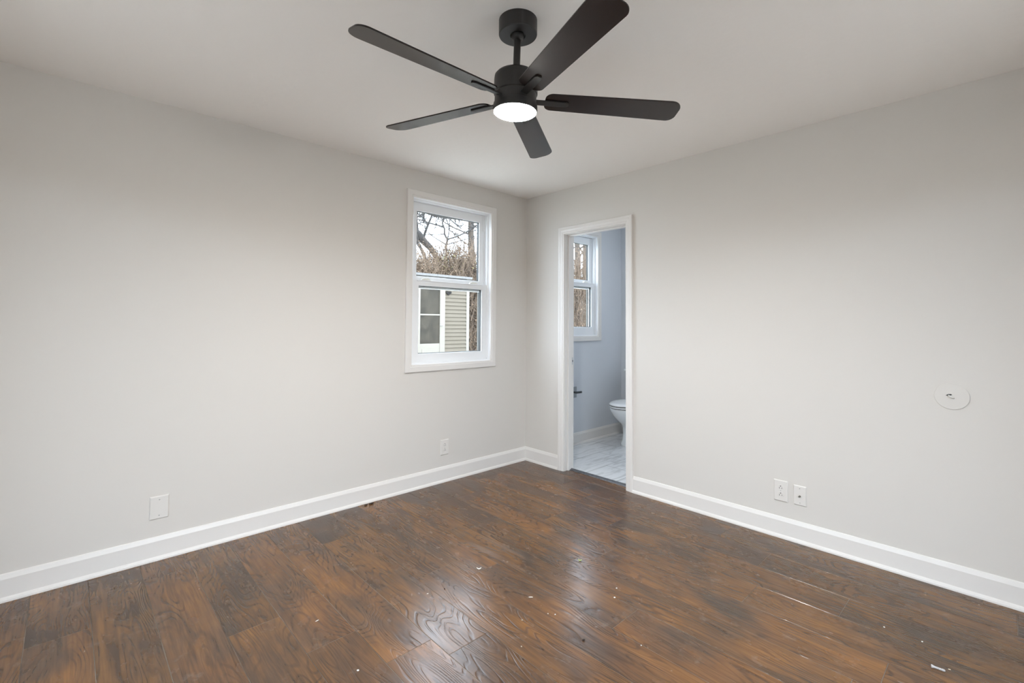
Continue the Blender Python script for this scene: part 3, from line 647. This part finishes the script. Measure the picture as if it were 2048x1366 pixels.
zk = hz(650); bm = nb(); tube(bm, [(gx1+.06, HY-.06, zk), (gx1+.06, HY-.11, zk), (gx1-.03, HY-.115, zk)], .018, 8); obj('door_handle', bm, mat('silver_handle', (.5, .5, .5), .3, metal=.7), dd, smooth=True)
# heart shaped ornament on the siding
zo = hz(584); xo = hx(895)
bm = nb(); ol = []
for k in range(40):
    tt = 2*PI*k/40; ol.append((.0058*16*math.sin(tt)**3, .0038*(13*math.cos(tt)-5*math.cos(2*tt)-2*math.cos(3*tt)-math.cos(4*tt))))
prism(bm, ol, lambda p: (xo+p[0], HY-.020, zo+p[1]), lambda p: (xo+p[0], HY-.050, zo+p[1]))
finish(obj('wall_ornament', bm, DORN, bevel=.004), 'small dark heart-shaped ornament on the beige siding outside', 'ornament')

# trees
def grow(bm, p, d, r, L, depth, rg, spread=.6, up=.12, seg=7, leafs=None):
    pts = [Vector(p)]; rd = [r]; n = 6; d = Vector(d).normalized()
    for i in range(n):
        d = (d+Vector((rg.uniform(-1, 1), rg.uniform(-1, 1), rg.uniform(-1, 1)))*.16+Vector((0, 0, up*.3))).normalized()
        pts.append(pts[-1]+d*L/n); rd.append(r*(1-.5*(i+1)/n))
    rd = [max(q*1.35, .011) for q in rd]; tube(bm, pts, rd, seg if depth > 1 else (5 if depth else 3))
    if depth <= 0: return
    for i in range(rg.choice((3, 4, 4))):
        k = rg.randint(2, n); dd = (d+Vector((rg.uniform(-1, 1), rg.uniform(-1, 1), rg.uniform(-.6, 1)))*spread*1.5).normalized()
        grow(bm, pts[k], dd, rd[k]*rg.uniform(.45, .62), L*rg.uniform(.55, .8), depth-1, rg, spread, up, seg)
def at(px, py, Y):
    d = fw+rr*(px-1024)/F-uu*(py-PY)/F; return CAM+d*((Y-CAM.y)/d.y)
def tree(name, label, Y, path, rads, crown, seed, bark=BARK):
    rg = random.Random(seed); pts = [at(px, py, Y) for px, py in path]
    g0 = Vector((pts[0].x, pts[0].y, -.6)); root = thing(name, g0, label, 'tree')
    bm = nb(); tube(bm, [g0]+pts, [rads[0]*1.15]+rads, 12); obj('trunk', bm, bark, root, smooth=True)
    if crown:
        bm = nb()
        for (px, py, dx, dz, r, L, dep) in crown:
            q = at(px, py, Y); grow(bm, q, rr*dx+Vector((0, 0, dz))+fw*rg.uniform(-.3, .3), r, L, dep, rg)
        obj('branches', bm, bark, root, smooth=True)
    return root
tree('leaning_tree', 'thick bare tree leaning up to the left beyond the bedroom window', 16, [(880, 530), (872, 512), (861, 496), (848, 483), (836, 470), (822, 460), (800, 445), (770, 425)],
     [.13, .13, .15, .17, .22, .24, .22, .2], [(836, 470, -.2, 1, .07, 2.5, 3), (846, 481, .3, 1, .05, 2.2, 3), (812, 452, .5, 1, .10, 3.5, 3), (826, 462, -.6, .8, .05, 2.2, 3), (790, 440, .2, 1, .08, 4, 3)], 3)
tree('forked_stem_tree', 'thinner bare stem rising beside the leaning tree', 17, [(853, 530), (848, 510), (842, 497), (835, 485), (828, 474)], [.10, .09, .08, .09, .12], [], 4)
tree('slender_tree', 'slender crooked bare tree in the middle of the bedroom window', 14, [(893, 545), (893, 515), (892, 492), (895, 480), (889, 468), (889, 458), (885, 447), (886, 440), (891, 430)],
     [.07, .06, .055, .048, .043, .038, .034, .03, .02], [(889, 455, -1, .35, .030, 1.9, 3), (895, 479, 1, .45, .026, 1.8, 3), (888, 468, -.8, -.1, .018, 1.2, 2), (886, 442, .6, .8, .02, 1.5, 2), (886, 441, -.7, .9, .02, 1.6, 3), (892, 490, .8, .3, .02, 1.3, 3), (892, 489, -.9, .6, .02, 1.4, 3), (895, 480, .2, 1, .02, 1.6, 2)], 11)
tree('overhanging_tree', 'bare tree with long thin branches across the top of the bedroom window', 11, [(812, 540), (812, 500), (815, 450), (820, 410), (830, 370)], [.10, .09, .08, .07, .05],
     [(816, 440, 1, .3, .03, 2.2, 3), (820, 415, 1, -.25, .035, 2.6, 3), (820, 410, 1, .2, .03, 2.4, 3), (828, 380, 1, -.5, .03, 2.4, 3)], 21)
tree('vine_trunk_tree', 'upright grey tree trunk wrapped in brown vines at right of the bedroom window', 15, [(944, 600), (943, 540), (943, 500), (942, 470), (942, 440), (941, 400), (940, 340)], [.30, .24, .17, .15, .14, .13, .12],
     [(942, 440, -1, .5, .04, 2.0, 3), (942, 470, -1, .2, .03, 1.8, 3), (941, 410, -.8, .9, .05, 2.6, 3), (942, 455, 1, .6, .03, 1.6, 3), (941, 425, -.9, -.3, .03, 2.0, 3), (943, 495, -.8, .8, .025, 1.6, 3), (943, 520, -.7, .9, .02, 1.2, 3)], 31, IVYB)
tree('bathroom_view_tree', 'grey trunk beyond the bathroom window, left of the white sky gap', 15, [(1157, 640), (1156, 560), (1155, 500), (1153, 470), (1150, 430)], [.26, .2, .17, .16, .14],
     [(1155, 520, .6, .8, .04, 2.0, 3), (1154, 490, -.5, 1, .04, 2.0, 3), (1155, 500, .9, .5, .04, 2.2, 3)], 41, IVYB)
tree('far_vine_tree', 'vine-covered trunk beyond the bathroom window at its right edge', 17, [(1176, 640), (1174, 560), (1172, 500), (1170, 460), (1168, 420)], [.34, .28, .22, .2, .18],
     [(1172, 520, -.6, .8, .05, 2.2, 3), (1171, 480, -.4, 1, .05, 2.4, 3), (1172, 500, .9, .5, .04, 2.2, 3)], 51, IVYB)

# thicket: tangled twigs no one could count
def thicket():
    rg = random.Random(5); V = []; Fc = []; mi = []
    def strand(p, d, L, r, k=5, m=0):
        nonlocal V, Fc
        base = len(V); d = Vector(d).normalized(); p = Vector(p); bend = Vector((rg.uniform(-1, 1), rg.uniform(-1, 1), rg.uniform(-.9, .3)))*.16
        for i in range(k+1):
            w_ = r*(1-.75*i/k); s = rr*w_; u = fw*w_
            V += [tuple(p+s), tuple(p-s*.5+u*.87), tuple(p-s*.5-u*.87)]
            p = p+d*L/k; d = (d+bend+Vector((rg.uniform(-1, 1), rg.uniform(-1, 1), rg.uniform(-1, 1)))*.12).normalized()
        for i in range(k):
            o = base+3*i
            for a, c in ((0, 1), (1, 2), (2, 0)): Fc.append((o+a, o+c, o+3+c, o+3+a)); mi.append(m)
        return p
    def leaf(p, s, m):
        base = len(V); a = Vector((rg.uniform(-1, 1), rg.uniform(-1, 1), rg.uniform(-1, 1))).normalized(); c = a.orthogonal()
        V.extend([tuple(p), tuple(p+a*s+c*s*.4), tuple(p+a*s*1.9), tuple(p+a*s-c*s*.4)]); Fc.append((base, base+1, base+2, base+3)); mi.append(m)
    def top(x, y):
        # height of the tangle along the belt
        return 3.9+.5*math.sin(x*1.7)+.35*math.sin(x*4.1+1)+max(0, min(1, (x-11)/4))*.75
    for n_, (xa_, xb_) in ((9000, (5.2, 11.0)), (4500, (13.0, 19.0))):
        for i in range(n_):
            Y = rg.uniform(11.0, 14.5); x = rg.uniform(xa_, xb_)
            h = top(x, Y); q_ = rg.random(); z = rg.uniform(h*.60, h*.92) if q_ < .45 else (rg.uniform(-.2, h*.8) if q_ < .85 else rg.uniform(-.2, .8))
            L = min(rg.uniform(.5, 1.9), max(.7, (h-z)*1.2))
            d = (rg.uniform(-.9, .9), rg.uniform(-.5, .5), rg.uniform(.1, 1.1))
            e = strand((x, Y, z), d, L, rg.uniform(.008, .022))
            for q in range(3):
                lp = Vector((x, Y, z)).lerp(e, rg.uniform(.2, 1))+Vector((rg.uniform(-.15, .15), 0, rg.uniform(-.15, .15)))
                yel = 7.2 < x < 8.2 and 2.6 < lp.z < 3.9 and rg.random() < .3
                leaf(lp, rg.uniform(.025, .055), 2 if yel else 1)
    me = bpy.data.meshes.new('thicket'); me.from_pydata(V, [], Fc); me.update()
    for m_ in (TWIG, LEAFT, LEAFY): me.materials.append(m_)
    me.polygons.foreach_set('material_index', mi)
    o = bpy.data.objects.new('thicket', me); C.objects.link(o)
    return finish(o, 'tangled tan brush and dead vines outside both windows', 'brush', None, 'stuff')
thicket()
# wooded bank closing the view behind the thicket
bm = nb(); n = 90; rg = random.Random(9); rows = []
for j in range(9):
    row = []
    for i in range(n+1):
        x = -2+34*i/n; tz = j/8; y = 15.2+2.5*tz+.5*math.sin(x*.9+j)+rg.uniform(-.25, .25)
        top_ = 3.95+.35*math.sin(x*1.1)+rg.uniform(-.25, .25)+max(0, min(1, (x-12)/4))*.75
        row.append(bm.verts.new((x, y, -.5+(top_+.5)*tz+rg.uniform(-.15, .15))))
    rows.append(row)
for j in range(8):
    for i in range(n): bm.faces.new((rows[j][i], rows[j][i+1], rows[j+1][i+1], rows[j+1][i]))
finish(obj('brushy_bank', bm, mat('bank_leaf_litter', (0.060, 0.041, 0.026), .95, vary=(2.2, (0.101, 0.073, 0.047)), bump=(12, 1, .08))), 'brown leafy bank rising behind the tangled brush', 'bank')
